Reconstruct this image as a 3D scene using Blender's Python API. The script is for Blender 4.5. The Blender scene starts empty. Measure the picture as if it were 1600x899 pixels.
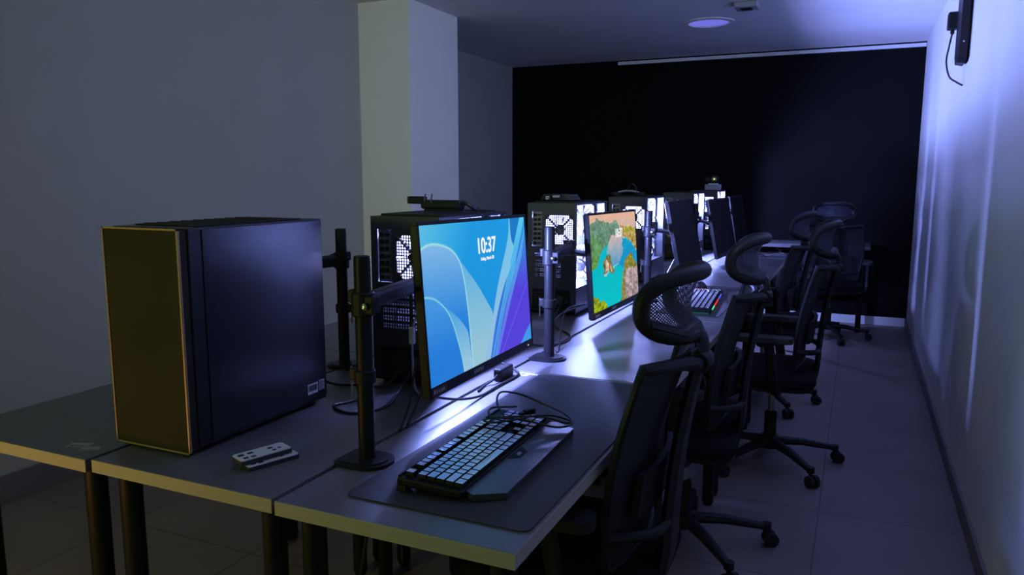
import bpy, bmesh, math, random
import numpy as np
from mathutils import Vector, Matrix
random.seed(7)
SC = bpy.context.scene
COL = SC.collection
PI = math.pi
ZT = 0.74            # desk top height

# ------------------------------------------------------------------ helpers
def lin(c):
    return tuple((x/255/12.92) if x/255 <= .04045 else ((x/255+.055)/1.055)**2.4 for x in c)

class MB:
    """collects shapes and links them as ONE mesh object"""
    def __init__(s): s.v = []; s.f = []
    def add(s, vs, fs):
        o = len(s.v); s.v += [tuple(v) for v in vs]; s.f += [tuple(i+o for i in f) for f in fs]; return s
    def bm(s, bm, M=None):
        bm.verts.index_update()
        s.add([(M @ v.co if M else v.co) for v in bm.verts], [[v.index for v in f.verts] for f in bm.faces]); bm.free(); return s
    def box(s, c, d, bev=0, M=None, seg=2):
        b = bmesh.new(); bmesh.ops.create_cube(b, size=1)
        for v in b.verts: v.co = Vector((v.co.x*d[0], v.co.y*d[1], v.co.z*d[2]))
        if bev > 0:
            bmesh.ops.bevel(b, geom=list(b.edges), offset=min(bev, min(d)*.49), segments=seg, profile=.5, affect='EDGES')
        T = Matrix.Translation(Vector(c))
        if M is not None: T = T @ M.to_4x4()
        return s.bm(b, T)
    def b2(s, a, b, bev=0):                       # box from two corners
        return s.box([(a[i]+b[i])/2 for i in range(3)], [abs(b[i]-a[i]) for i in range(3)], bev)
    def tube(s, pts, r, n=8, closed=False, flat=None):
        P = [Vector(p) for p in pts]; m = len(P); R = r if isinstance(r, (list, tuple)) else [r]*m
        vs = []; up = None
        for i in range(m):
            if closed: t = P[(i+1) % m]-P[i-1]
            else: t = P[min(i+1, m-1)]-P[max(i-1, 0)]
            t.normalize()
            if up is None:
                up = Vector((0, 0, 1)) if abs(t.z) < .9 else Vector((1, 0, 0))
            a = t.cross(up)
            if a.length < 1e-5: a = t.orthogonal()
            a.normalize(); b = a.cross(t); up = b
            fl = flat if flat else (1, 1)
            for k in range(n):
                w = 2*PI*k/n
                vs.append(P[i]+a*math.cos(w)*R[i]*fl[0]+b*math.sin(w)*R[i]*fl[1])
        fs = []
        for i in range(m if closed else m-1):
            j = (i+1) % m
            for k in range(n):
                fs.append((i*n+k, i*n+(k+1) % n, j*n+(k+1) % n, j*n+k))
        if not closed:
            fs.append(tuple(range(n))[::-1]); fs.append(tuple((m-1)*n+k for k in range(n)))
        return s.add(vs, fs)
    def cyl(s, a, b, r, n=20, r2=None):
        return s.tube([a, b], [r, r if r2 is None else r2], n)
    def lathe(s, prof, o=(0, 0, 0), n=24, M=None):     # profile of (r, z) about z
        vs = []; fs = []; m = len(prof)
        for (r, z) in prof:
            for k in range(n):
                w = 2*PI*k/n; vs.append(Vector((r*math.cos(w), r*math.sin(w), z)))
        for i in range(m-1):
            for k in range(n):
                fs.append((i*n+k, i*n+(k+1) % n, (i+1)*n+(k+1) % n, (i+1)*n+k))
        fs.append(tuple(range(n))[::-1]); fs.append(tuple((m-1)*n+k for k in range(n)))
        if M is not None: vs = [M @ v for v in vs]
        return s.add([v+Vector(o) for v in vs], fs)
    def prism(s, poly, z0, z1, M=None, o=(0, 0, 0)):    # polygon in xy pushed along z
        n = len(poly)
        vs = [Vector((x, y, z0)) for x, y in poly]+[Vector((x, y, z1)) for x, y in poly]
        fs = [tuple(range(n))[::-1], tuple(range(n, 2*n))]+[(i, (i+1) % n, n+(i+1) % n, n+i) for i in range(n)]
        if M is not None: vs = [M @ v for v in vs]
        return s.add([v+Vector(o) for v in vs], fs)
    def sheet(s, G, t=0, N=None):                       # grid of points [i][j], thickness t along N
        a = len(G); b = len(G[0])
        vs = [Vector(p) for r in G for p in r]
        fs = [(i*b+j, i*b+j+1, (i+1)*b+j+1, (i+1)*b+j) for i in range(a-1) for j in range(b-1)]
        if t:
            n0 = len(vs); N = Vector(N)*t
            vs += [v+N for v in vs[:n0]]
            fs += [tuple(q+n0 for q in f[::-1]) for f in list(fs)]
            ring = [j for j in range(b)]+[i*b+b-1 for i in range(1, a)]+[(a-1)*b+j for j in range(b-2, -1, -1)]+[i*b for i in range(a-2, 0, -1)]
            for q in range(len(ring)):
                x, y = ring[q], ring[(q+1) % len(ring)]
                fs.append((x, x+n0, y+n0, y))
        return s.add(vs, fs)
    def build(s, name, mat, parent=None, smooth=False, M=None, recalc=True):
        me = bpy.data.meshes.new(name); me.from_pydata(s.v, [], s.f)
        if M is not None: me.transform(M)
        if recalc:
            b = bmesh.new(); b.from_mesh(me); bmesh.ops.recalc_face_normals(b, faces=b.faces); b.to_mesh(me); b.free()
        me.materials.append(mat)
        if smooth:
            me.polygons.foreach_set('use_smooth', [True]*len(me.polygons))
            try: me.set_sharp_from_angle(angle=math.radians(40))
            except Exception: pass
        o = bpy.data.objects.new(name, me); COL.objects.link(o)
        if parent is not None: o.parent = parent
        return o

def tag(o, label, cat, group=None, kind=None):
    if label: o['label'] = label
    if cat: o['category'] = cat
    if group: o['group'] = group
    if kind: o['kind'] = kind
    return o
def thing(name, label, cat, loc=(0, 0, 0), rotz=0, group=None):
    o = bpy.data.objects.new(name, None); COL.objects.link(o); o.empty_display_size = .05
    o.location = loc; o.rotation_euler = (0, 0, rotz)
    return tag(o, label, cat, group)
def copy_tree(o, parent=None):
    c = o.copy(); COL.objects.link(c)
    if parent is not None: c.parent = parent
    for ch in list(o.children): copy_tree(ch, c)
    return c
def struct(o, label=None):
    o['kind'] = 'structure'
    if label: o['label'] = label
    return o
def rrect(w, h, r, n=6, cx=0, cy=0):
    P = []
    for (sx, sy, a0) in ((1, 1, 0), (-1, 1, 90), (-1, -1, 180), (1, -1, 270)):
        for k in range(n+1):
            a = math.radians(a0+90*k/n)
            P.append((cx+sx*(w/2-r)+r*math.cos(a), cy+sy*(h/2-r)+r*math.sin(a)))
    return P
def spline(pts, n=8):                                    # Catmull-Rom
    P = [Vector(p) for p in pts]; Q = [P[0]*2-P[1]]+P+[P[-1]*2-P[-2]]; out = []
    for i in range(1, len(Q)-2):
        for k in range(n):
            t = k/n; a, b, c, d = Q[i-1:i+3]
            out.append(.5*((2*b)+(c-a)*t+(2*a-5*b+4*c-d)*t*t+(3*b-a-3*c+d)*t**3))
    return out+[P[-1]]

# ------------------------------------------------------------------ materials
def nt(name):
    m = bpy.data.materials.new(name); m.use_nodes = True
    t = m.node_tree; b = t.nodes['Principled BSDF']; return m, t, b
def mat(name, col, rough=.5, metal=0, noise=0, nscale=30, bump=0, spec=.5, coat=0):
    m, t, b = nt(name)
    b.inputs['Base Color'].default_value = (*col, 1); b.inputs['Roughness'].default_value = rough
    b.inputs['Metallic'].default_value = metal; b.inputs['Specular IOR Level'].default_value = spec
    if coat: b.inputs['Coat Weight'].default_value = coat
    if noise or bump:
        tc = t.nodes.new('ShaderNodeTexCoord'); n = t.nodes.new('ShaderNodeTexNoise')
        n.inputs['Scale'].default_value = nscale; n.inputs['Detail'].default_value = 5
        t.links.new(tc.outputs['Object'], n.inputs['Vector'])
        if noise:
            r = t.nodes.new('ShaderNodeValToRGB')
            r.color_ramp.elements[0].position = .3; r.color_ramp.elements[1].position = .7
            r.color_ramp.elements[0].color = (*[c*(1-noise) for c in col], 1)
            r.color_ramp.elements[1].color = (*[min(1, c*(1+noise)) for c in col], 1)
            t.links.new(n.outputs['Fac'], r.inputs['Fac']); t.links.new(r.outputs['Color'], b.inputs['Base Color'])
        if bump:
            bp = t.nodes.new('ShaderNodeBump'); bp.inputs['Strength'].default_value = bump; bp.inputs['Distance'].default_value = .002
            t.links.new(n.outputs['Fac'], bp.inputs['Height']); t.links.new(bp.outputs['Normal'], b.inputs['Normal'])
    return m
def emit(name, col, strength):
    m = bpy.data.materials.new(name); m.use_nodes = True; t = m.node_tree; t.nodes.clear()
    e = t.nodes.new('ShaderNodeEmission'); e.inputs['Color'].default_value = (*col, 1); e.inputs['Strength'].default_value = strength
    o = t.nodes.new('ShaderNodeOutputMaterial'); t.links.new(e.outputs[0], o.inputs[0]); return m
def glass(name, tint, refl=.08):
    m = bpy.data.materials.new(name); m.use_nodes = True; t = m.node_tree; t.nodes.clear()
    tr = t.nodes.new('ShaderNodeBsdfTransparent'); tr.inputs['Color'].default_value = (*tint, 1)
    g = t.nodes.new('ShaderNodeBsdfGlossy'); g.inputs['Roughness'].default_value = .05
    mx = t.nodes.new('ShaderNodeMixShader'); mx.inputs[0].default_value = refl
    o = t.nodes.new('ShaderNodeOutputMaterial')
    t.links.new(tr.outputs[0], mx.inputs[1]); t.links.new(g.outputs[0], mx.inputs[2]); t.links.new(mx.outputs[0], o.inputs[0]); return m
def net(name, col, scale, hole):                         # knitted mesh: holes let light through
    m, t, b = nt(name)
    b.inputs['Base Color'].default_value = (*col, 1); b.inputs['Roughness'].default_value = .6
    tc = t.nodes.new('ShaderNodeTexCoord'); sep = t.nodes.new('ShaderNodeSeparateXYZ')
    t.links.new(tc.outputs['Object'], sep.inputs[0])
    outs = []
    for ax in ('Y', 'Z'):
        mu = t.nodes.new('ShaderNodeMath'); mu.operation = 'MULTIPLY'; mu.inputs[1].default_value = scale
        t.links.new(sep.outputs[ax], mu.inputs[0])
        si = t.nodes.new('ShaderNodeMath'); si.operation = 'SINE'; t.links.new(mu.outputs[0], si.inputs[0]); outs.append(si)
    mm = t.nodes.new('ShaderNodeMath'); mm.operation = 'MULTIPLY'
    t.links.new(outs[0].outputs[0], mm.inputs[0]); t.links.new(outs[1].outputs[0], mm.inputs[1])
    gt = t.nodes.new('ShaderNodeMath'); gt.operation = 'GREATER_THAN'; gt.inputs[1].default_value = hole
    t.links.new(mm.outputs[0], gt.inputs[0])
    tr = t.nodes.new('ShaderNodeBsdfTransparent'); mx = t.nodes.new('ShaderNodeMixShader')
    t.links.new(gt.outputs[0], mx.inputs[0]); t.links.new(b.outputs[0], mx.inputs[1]); t.links.new(tr.outputs[0], mx.inputs[2])
    t.links.new(mx.outputs[0], t.nodes['Material Output'].inputs[0]); return m

M_wall = mat('white_wall_paint', (.74, .74, .73), .75, noise=.03, nscale=3, bump=.15)
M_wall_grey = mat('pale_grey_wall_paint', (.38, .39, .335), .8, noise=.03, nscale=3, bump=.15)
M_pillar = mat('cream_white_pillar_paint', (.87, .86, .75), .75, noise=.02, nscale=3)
M_ceil = mat('white_ceiling_paint', (.72, .72, .72), .8, noise=.03, nscale=3)
M_black_wall = mat('black_wall_paint', (.006, .006, .006), .8, spec=.08, noise=.1, nscale=4)
M_trunk = mat('white_plastic_trunking', (.8, .8, .8), .4)
M_base = mat('tile_baseboard', (.17, .155, .15), .5)
M_band = mat('grey_edge_band', (.36, .34, .32), .5, spec=.3)
M_desk = mat('dark_grey_laminate', (.125, .118, .128), .37, spec=.7, noise=.08, nscale=14)
M_leg = mat('black_painted_leg', (.008, .008, .008), .45, spec=.25)
M_blk = mat('black_plastic', (.010, .010, .011), .5, spec=.25)
M_blk2 = mat('satin_black_plastic', (.013, .013, .015), .38, spec=.16)
M_case = mat('black_powder_coat', (.012, .012, .014), .36, bump=.05, nscale=300, spec=.4)
M_panel = mat('satin_black_side_panel', (.003, .003, .004), .27, spec=.75)
M_caseg = mat('dark_grey_case_steel', (.042, .042, .058), .45)
M_steel = mat('bare_steel', (.5, .5, .52), .3, metal=1)
M_chrome = mat('chrome', (.7, .7, .7), .15, metal=1)
M_portplate = mat('dull_port_plate', (.16, .16, .18), .35, spec=.6)
M_gold = mat('copper_brown_trim', (.42, .27, .14), .4, metal=.3)
M_front = mat('dark_bronze_front_mesh', (.036, .034, .027), .7, noise=.15, nscale=6, spec=.1)
M_rub = mat('black_rubber', (.01, .01, .01), .8)
M_pad = mat('black_cloth_mat', (.035, .035, .04), .75, bump=.1, nscale=400)
M_key = mat('keycap_top_sheen', (.72, .70, .78), .28, metal=.6)  # pale metallic tops stand in for screen light reflected by black keycaps
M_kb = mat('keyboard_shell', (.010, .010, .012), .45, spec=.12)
M_wrist = mat('smooth_wrist_rest', (.045, .045, .052), .33, spec=.9)
M_cable = mat('black_cable', (.01, .01, .011), .45)
M_white = mat('white_plastic', (.75, .75, .76), .4)
M_grey = mat('grey_plastic', (.35, .35, .36), .45)
M_dark = mat('dark_print', (.03, .03, .05), .5)
M_red = mat('dull_red_sticker', (.10, .022, .02), .45)
M_fab = mat('black_seat_fabric', (.008, .008, .010), .9, spec=.1, bump=.3, nscale=200)
M_shell = mat('charcoal_chair_plastic', (.010, .010, .012), .5, spec=.25)
M_net = net('black_back_mesh', (.012, .012, .017), 900, .75)
M_net2 = net('headrest_mesh', (.025, .028, .05), 950, .30)
M_pcb = mat('circuit_board', (.04, .045, .05), .5, noise=.6, nscale=60)
M_glass = glass('case_glass', (.86, .87, .9), .06)
LED = (.40, .43, 1.0)
M_led = emit('case_led', LED, 6.0)
M_ledfan = emit('rear_fan_led', LED, 9.0)
M_ledsoft = emit('fan_ring_led', LED, 4.0)
M_scr_off = mat('switched_off_screen', (.004, .004, .005), .55, spec=.15)
M_text = emit('lit_white_text', (.95, .95, .98), 1.0)
M_lens = emit('ceiling_lens_reflection', (.16, .16, .72), 1.0)  # weak emission stands in for violet light reflected by the ceiling lens

# floor: large dark tiles with thin joints
def floor_mat():
    m, t, b = nt('dark_floor_tile')
    tc = t.nodes.new('ShaderNodeTexCoord'); mp = t.nodes.new('ShaderNodeMapping'); mp.inputs['Location'].default_value = (.23, .28, 0)
    br = t.nodes.new('ShaderNodeTexBrick'); br.offset = 0; br.inputs['Scale'].default_value = 1
    br.inputs['Brick Width'].default_value = .6; br.inputs['Row Height'].default_value = .6; br.inputs['Mortar Size'].default_value = .003
    br.inputs['Color1'].default_value = (.18, .145, .135, 1); br.inputs['Color2'].default_value = (.195, .16, .148, 1); br.inputs['Mortar'].default_value = (.08, .075, .07, 1)
    n = t.nodes.new('ShaderNodeTexNoise'); n.inputs['Scale'].default_value = 2.2; n.inputs['Detail'].default_value = 6
    mx = t.nodes.new('ShaderNodeMix'); mx.data_type = 'RGBA'; mx.blend_type = 'OVERLAY'; mx.inputs[0].default_value = .35
    t.links.new(tc.outputs['Object'], mp.inputs[0]); t.links.new(mp.outputs[0], br.inputs[0]); t.links.new(tc.outputs['Object'], n.inputs['Vector'])
    t.links.new(br.outputs['Color'], mx.inputs[6]); t.links.new(n.outputs['Fac'], mx.inputs[7])
    t.links.new(mx.outputs[2], b.inputs['Base Color']); b.inputs['Roughness'].default_value = .5
    return m

# ------------------------------------------------------------------ room
XR, YB, H = .882, 6.503, 2.45
XL, XLF, YF = -2.66, -2.95, -3.2
T = .12
struct(MB().b2((XLF-T, YF-T, -.1), (XR+T, YB+T, 0)).build('floor', floor_mat()), 'dark grey tiled floor')
struct(MB().b2((XLF-T, YF-T, H), (XR+T, YB+T, H+.1)).build('ceiling', M_ceil), 'white painted ceiling')
struct(MB().b2((XR, YF, 0), (XR+T, YB, H)).build('wall_right', M_wall), 'white right wall')
struct(MB().b2((XLF-T, YB, 0), (XR+T, YB+T, H)).build('wall_back', M_black_wall), 'black painted back wall')
struct(MB().b2((XLF-T, YF-T, 0), (XR+T, YF, H)).build('wall_front', M_wall), 'white wall behind the viewer')
lw = MB(); lw.b2((XLF-T, YF, 0), (XL, 4.04, H)); lw.b2((XLF-T, 4.04, 0), (XLF, YB, H))
struct(lw.build('wall_left', M_wall_grey), 'white left wall stepping back behind the pillar')
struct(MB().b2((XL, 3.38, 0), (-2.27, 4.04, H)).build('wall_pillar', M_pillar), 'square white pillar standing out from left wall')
struct(MB().b2((XR-.012, YF, 0), (XR, YB, .077), .003).build('baseboard_right', M_base))
struct(MB().b2((XLF, YB-.012, 0), (XR-.012, YB, .077), .003).build('baseboard_back', M_trunk))
struct(MB().b2((XL, YF, 0), (XL+.012, 3.38, .11), .003).build('baseboard_left', M_base))
tr = MB(); tr.b2((-1.80, YB-.03, 2.405), (XR-.002, YB, 2.435), .004)
struct(tr.build('trim_1', M_trunk), 'white cable trunking along top of black wall')

# ------------------------------------------------------------------ desks
DW, DL, DT = .468, 1.03, .0275
def make_desk(label, side):
    t = thing('desk', label, 'desk', group='dark laminate desks set in three rows')
    MB().b2((-DW+.001, .003, ZT-DT), (-.001, DL-.003, ZT), .0012).build('tabletop', M_desk, t)
    z0, z1 = ZT-DT+.0008, ZT-.0008
    bands = [((-DW, .002, z0), (0, .0032, z1)), ((-DW, DL-.0032, z0), (0, DL-.002, z1))]
    if side: bands.append(((-.0012, .0032, z0), (0, DL-.0032, z1)))
    for p, q in bands: MB().b2(p, q).build('edge_band', M_band, t)
    for x in (-DW+.043, -.043):
        for y in (.055, DL-.055):
            g = MB(); g.cyl((x, y, .012), (x, y, ZT-DT), .0225, 20); g.cyl((x, y, 0), (x, y, .012), .018, 16)
            g.cyl((x, y, ZT-DT-.006), (x, y, ZT-DT), .04, 20)
            g.build('leg', M_leg, t, smooth=True)
    return t
desk0 = None
rows = [(0, 0., ['front desk of right row, holding the long black mat and keyboard', 'second desk of right row, bare under the lagoon screen', 'third desk of right row, with the colour-lit keyboard', 'fourth desk of right row, below a dark tilted screen', 'last desk of right row, nearest the back wall']),
        (-DW-.010, .003, ['front desk of middle row, under the big bronze-fronted tower', 'second desk of middle row, under a lit open-backed tower', 'third desk of middle row, beneath lit towers', 'fourth desk of middle row, beneath the lit tower behind a dark screen', 'last desk of middle row, nearest the back wall']),
        (-2*DW-.020, -.004, ['front desk of left row with grey stickers at its corner', 'second desk of left row, behind the big tower', 'third desk of left row, hidden behind the towers', 'fourth desk of left row, hidden behind the towers', 'last desk of left row, hidden behind the towers'])]
for x, y, labs in rows:
    if x > -2*DW: desk0 = None
    for k, lb in enumerate(labs):
        if desk0 is None: desk0 = d = make_desk(lb, x == 0)
        else: d = copy_tree(desk0); d['label'] = lb
        d.location = (x, y+k*DL, 0)
# far desk across the back wall
t = thing('long_desk', 'long desk standing across the room against black back wall', 'desk', (0, 0, 0))
MB().b2((-1.30, 6.02, ZT-.03), (.55, 6.46, ZT), .002).build('tabletop', M_desk, t)
for x in (-1.24, .49):
    for y in (6.07, 6.41):
        MB().cyl((x, y, 0), (x, y, ZT-.03), .0225, 18).build('leg', M_leg, t, smooth=True)
MB().b2((-1.2, 6.38, .30), (.45, 6.395, ZT-.03), .001).build('modesty_panel', M_blk, t)

# ------------------------------------------------------------------ big tower in front
def front_tower():
    W, D, Hh = .214, .436, .468
    t = thing('computer_tower', 'large closed black computer tower with bronze front and copper edge trim', 'computer', (-.875, .100, ZT))
    b = MB(); b.b2((-W/2, .02, .012), (W/2, D, Hh), .003)
    b.build('case_body', M_case, t)
    for s in (-1, 1):
        MB().b2((s*W/2-.001, .055, .022), (s*W/2+.0022, D-.002, Hh-.004), .001).build('side_panel', M_panel, t)
    f = MB(); f.b2((-W/2+.003, -.004, .009), (W/2-.003, .02, Hh-.003), .002); f.build('front_panel', M_front, t)
    r = MB(); e = .0035
    r.b2((-W/2, -.006, .006), (-W/2+e, -.0005, Hh)); r.b2((W/2-e, -.006, .006), (W/2, -.0005, Hh))
    r.b2((-W/2, -.006, Hh-e), (W/2, -.0005, Hh)); r.b2((-W/2, -.006, .006), (W/2, -.0005, .006+e))
    r.build('front_trim', M_gold, t)
    g = MB(); g.b2((-W/2+.02, .06, Hh), (W/2-.02, D-.05, Hh+.003), .001)
    for k in range(9): g.b2((-W/2+.03, .075+k*.033, Hh+.003), (W/2-.03, .085+k*.033, Hh+.0045))
    g.build('top_filter', M_blk, t)
    for x in (-.075, .075):
        for y in (.05, D-.05): MB().box((x, y, .006), (.03, .05, .012), .003).build('foot', M_rub, t)
    st = MB().b2((W/2+.002, D-.075, .036), (W/2+.003, D-.038, .062)); s = st.build('barcode_sticker', M_white, t)
    c = MB(); x = D-.072
    random.seed(3)
    while x < D-.042:
        w = random.choice((.0008, .0014, .002)); c.b2((W/2+.003, x, .043), (W/2+.0034, x+w, .058)); x += w+random.choice((.0008, .0014))
    c.build('barcode', M_dark, s)
    st = MB().b2((W/2+.002, D-.034, .038), (W/2+.003, D-.012, .064)); s = st.build('label_sticker', M_grey, t)
    c = MB()
    for k in range(6): c.b2((W/2+.003, D-.032, .0405+k*.0038), (W/2+.0034, D-.015-.004*(k % 2), .042+k*.0038))
    c.build('print', M_dark, s)
    p = MB()
    for k in range(7): p.b2((-.07, D, .10+k*.02), (.02, D+.002, .112+k*.02))
    p.build('rear_bracket', M_steel, t)
front_tower()

# ------------------------------------------------------------------ lit towers seen from the back
CW, CD, CH = .215, .42, .465
def cells(openings, x0, x1, z0, z1):
    xs = sorted({x0, x1, *[o[0] for o in openings], *[o[1] for o in openings]})
    zs = sorted({z0, z1, *[o[2] for o in openings], *[o[3] for o in openings]})
    for i in range(len(xs)-1):
        for j in range(len(zs)-1):
            cx, cz = (xs[i]+xs[i+1])/2, (zs[j]+zs[j+1])/2
            if not any(o[0] < cx < o[1] and o[2] < cz < o[3] for o in openings):
                yield xs[i], xs[i+1], zs[j], zs[j+1]
def fan(parent, c, M, lit, name='case_fan'):
    """120 mm fan in local xy, axis z, then turned by M"""
    T4 = Matrix.Translation(Vector(c)) @ M.to_4x4()
    g = MB(); R = .056
    N = 28
    ring = [(R*math.cos(2*PI*k/N), R*math.sin(2*PI*k/N)) for k in range(N)]
    sq = []
    for k in range(N):
        a = 2*PI*k/N; q = .060/max(abs(math.cos(a)), abs(math.sin(a))); q = min(q, .075); sq.append((q*math.cos(a), q*math.sin(a)))
    for z in (-.012, .012):
        g.add([(x, y, z) for x, y in ring]+[(x, y, z) for x, y in sq], [(k, (k+1) % N, N+(k+1) % N, N+k) for k in range(N)])
    g.add([(x, y, -.012) for x, y in sq]+[(x, y, .012) for x, y in sq], [(k, (k+1) % N, N+(k+1) % N, N+k) for k in range(N)])
    fo = g.build(name, M_ledfan if name == 'rear_fan' else M_caseg, parent, M=T4)
    h = MB(); h.cyl((0, 0, -.012), (0, 0, .011), .02, 20)
    for k in range(4):
        a = PI/4+k*PI/2; h.tube([(.018*math.cos(a), .018*math.sin(a), -.011), (.066*math.cos(a), .066*math.sin(a), -.011)], .0028, 6)
    h.build('fan_hub', M_blk, fo, M=T4)
    bl = MB()
    for k in range(7):
        a = 2*PI*k/7; pts = []
        for r_, w_, tw in ((.019, .5, .006), (.036, .42, .006), (.053, .34, .005)):
            pts.append([(r_*math.cos(a-w_), r_*math.sin(a-w_), -tw), (r_*math.cos(a), r_*math.sin(a), 0.0), (r_*math.cos(a+w_), r_*math.sin(a+w_), tw)])
        bl.sheet(pts, .0012, (0, 0, 1))
    bl.build('fan_blades', (M_ledfan if name == 'rear_fan' else M_ledsoft) if lit else M_grey, fo, M=T4)
    if lit:
        ri = MB(); ri.tube([(R*.985*math.cos(2*PI*k/N), R*.985*math.sin(2*PI*k/N), .002) for k in range(N)], .0035, 6, closed=True)
        ri.build('fan_light_ring', M_led, fo, M=T4)
    return fo
def lit_tower(label):
    t = thing('open_backed_tower', label, 'computer', group='towers with lit insides along the middle row')
    w = CW/2
    OP = [(-w+.020, -w+.066, .285, .430), (-w+.080, w-.014, .296, .416)]      # io, rear fan
    slots = []
    for k in range(5): slots.append((-w+.028, -w+.150, .158+k*.0215, .158+k*.0215+.014))
    psu = (-w+.022, w-.022, .02, .105)
    r = MB()
    for a, b, c, d in cells(OP+slots+[psu], -w, w, .010, CH): r.b2((a, 0, c), (b, .004, d))
    r.b2((w-.052, -.002, .150), (w-.032, .001, .272)); r.b2((w-.027, -.002, .150), (w-.010, .001, .262))
    for x, z in ((-w+.012, CH-.02), (w-.012, CH-.02), (w-.05, .135), (-w+.012, .13), (w-.012, .25)): r.cyl((x, -.003, z), (x, 0, z), .0035, 10)
    r.build('rear_panel', M_caseg, t)
    # shell: bottom, top, solid left side, front
    b = MB(); b.b2((-w, 0, .010), (w, CD, .016)); b.b2((-w, .004, CH-.008), (-w+.018, CD, CH)); b.b2((w-.018, .004, CH-.008), (w, CD, CH))
    b.b2((-w, .004, CH-.008), (w, .03, CH)); b.b2((-w, CD-.05, CH-.008), (w, CD, CH))
    b.b2((-w, .004, .016), (-w+.003, CD-.03, CH-.008)); b.b2((-w, CD-.035, .016), (w, CD, CH-.008), .004)
    b.b2((w-.006, .004, .016), (w, .012, CH-.008)); b.b2((w-.006, CD-.045, .016), (w, CD-.03, CH-.008))
    b.build('case_shell', M_case, t)
    tf = MB(); tf.b2((-w+.016, .028, CH-.003), (w-.016, .036, CH+.006)); tf.b2((-w+.016, CD-.056, CH-.003), (w-.016, CD-.048, CH+.006))
    for x in (-w+.016, w-.024): tf.b2((x, .028, CH-.003), (x+.008, CD-.048, CH+.006))
    tf.b2((-w+.017, .030, CH-.006), (w-.017, CD-.050, CH+.001))
    for k in range(22): tf.b2((-w+.02, .042+k*.0148, CH-.001), (w-.02, .0525+k*.0148, CH+.004))
    tf.build('top_filter', M_blk2, t)
    for x in (-.08, .08):
        for y in (.05, CD-.05): MB().box((x, y, .005), (.03, .05, .010), .002).build('foot', M_rub, t)
    gl = MB(); gl.b2((w, .003, .118), (w+.004, CD-.004, CH-.004), .0005); gl.build('side_glass', M_glass, t)
    sp = MB(); sp.b2((w-.002, .003, .012), (w+.002, CD-.004, .116)); sp.build('lower_side_panel', M_case, t)
    # rear fan behind its square grille
    g = MB(); x0, x1, z0, z1 = OP[1]; n = 15
    for k in range(n+1):
        q = x0+(x1-x0)*k/n; g.b2((q-.0014, .001, z0), (q+.0014, .003, z1))
        q = z0+(z1-z0)*k/n; g.b2((x0, .001, q-.0014), (x1, .003, q+.0014))
    for (cx, cz, sx, sz) in ((x0, z0, 1, 1), (x1, z0, -1, 1), (x0, z1, 1, -1), (x1, z1, -1, -1)):
        g.prism([(cx, cz), (cx+sx*.022, cz), (cx, cz+sz*.022)], -.003, -.001, Matrix(((1, 0, 0), (0, 0, -1), (0, 1, 0))))
    mx, mz = (x0+x1)/2, (z0+z1)/2
    for q in (1, -1): g.tube([(x0+.004, -.001, mz-q*.056), (x1-.004, -.001, mz+q*.056)], .0030, 6)
    g.prism([(mx-.024, mz), (mx, mz-.024), (mx+.024, mz), (mx, mz+.024)], .0005, .0025, Matrix(((1, 0, 0), (0, 0, -1), (0, 1, 0))))
    g.build('fan_grille', M_caseg, t)
    Rx = Matrix.Rotation(PI/2, 3, 'X')
    Rx = Matrix(((1, 0, 0), (0, 0, 1), (0, 1, 0)))
    fan(t, ((x0+x1)/2, .020, (z0+z1)/2), Rx, True, 'rear_fan')
    # i/o ports
    io = MB(); a, b_, c, d = OP[0]
    io.b2((a, .006, c), (b_, .009, d)); iop = io.build('port_plate', M_portplate, t)
    q = MB(); random.seed(5)
    for k in range(7):
        z = c+.008+k*.0195; q.b2((a+.006, .002, z), (a+.020, .008, z+.011), .001)
        if k % 3: q.b2((a+.025, .002, z+.001), (a+.038, .008, z+.012), .001)
        else:
            for m_ in range(2): q.cyl((a+.028+m_*.009, .002, z+.006), (a+.028+m_*.009, .008, z+.006), .0035, 10)
    q.build('ports', M_blk, iop)
    # slotted brackets
    s = MB()
    for (a, b_, c, d) in slots:
        z = c+.001
        nx = 15
        for k in range(nx):
            xx = a+(b_-a)*k/nx
            s.b2((xx, .002, c), (xx+.0035, .004, d))
        s.b2((a, .002, (c+d)/2-.0013), (b_, .004, (c+d)/2+.0013))
        s.b2((a, .002, c), (a+.006, .0045, d)); s.b2((b_-.03, .002, c), (b_-.022, .0045, d))
    s.build('slot_covers', M_caseg, t)
    # power supply
    p = MB(); p.b2((psu[0], .003, psu[2]), (psu[1], .16, psu[3]), .002)
    ps = p.build('power_supply', M_blk, t)
    p = MB(); p.b2((w-.085, -.001, .045), (w-.055, .004, .08), .001); p.b2((w-.045, -.002, .05), (w-.033, .004, .07), .001)
    for k in range(10):
        for j in range(6): p.b2((-w+.03+k*.009, .001, .03+j*.011), (-w+.035+k*.009, .004, .037+j*.011))
    p.build('socket', M_caseg, ps)
    sh = MB(); sh.b2((-w+.004, .006, .110), (w-.004, CD-.06, .114)); sh.b2((w-.008, .17, .016), (w-.004, CD-.05, .110)); sh.build('inner_shroud', M_blk, t)
    # motherboard with parts
    m = MB(); m.b2((-w+.006, .012, .125), (-w+.009, .262, .430)); mo = m.build('motherboard', M_pcb, t)
    c = MB(); c.b2((-w+.009, .03, .30), (-w+.03, .05, .40), .002); c.b2((-w+.009, .06, .405), (-w+.03, .16, .425), .002)
    for k in range(4): c.b2((-w+.009, .175+k*.011, .28), (-w+.042, .180+k*.011, .415))
    c.b2((-w+.009, .10, .14), (-w+.016, .24, .19), .002)
    c.build('heat_sinks', M_grey, mo)
    c = MB(); c.lathe([(.045, 0), (.045, .05), (.03, .056)], (-w+.012, .115, .345), 20, Matrix.Rotation(PI/2, 3, 'Y')); c.build('cpu_cooler', M_grey, mo, smooth=True)
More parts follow.
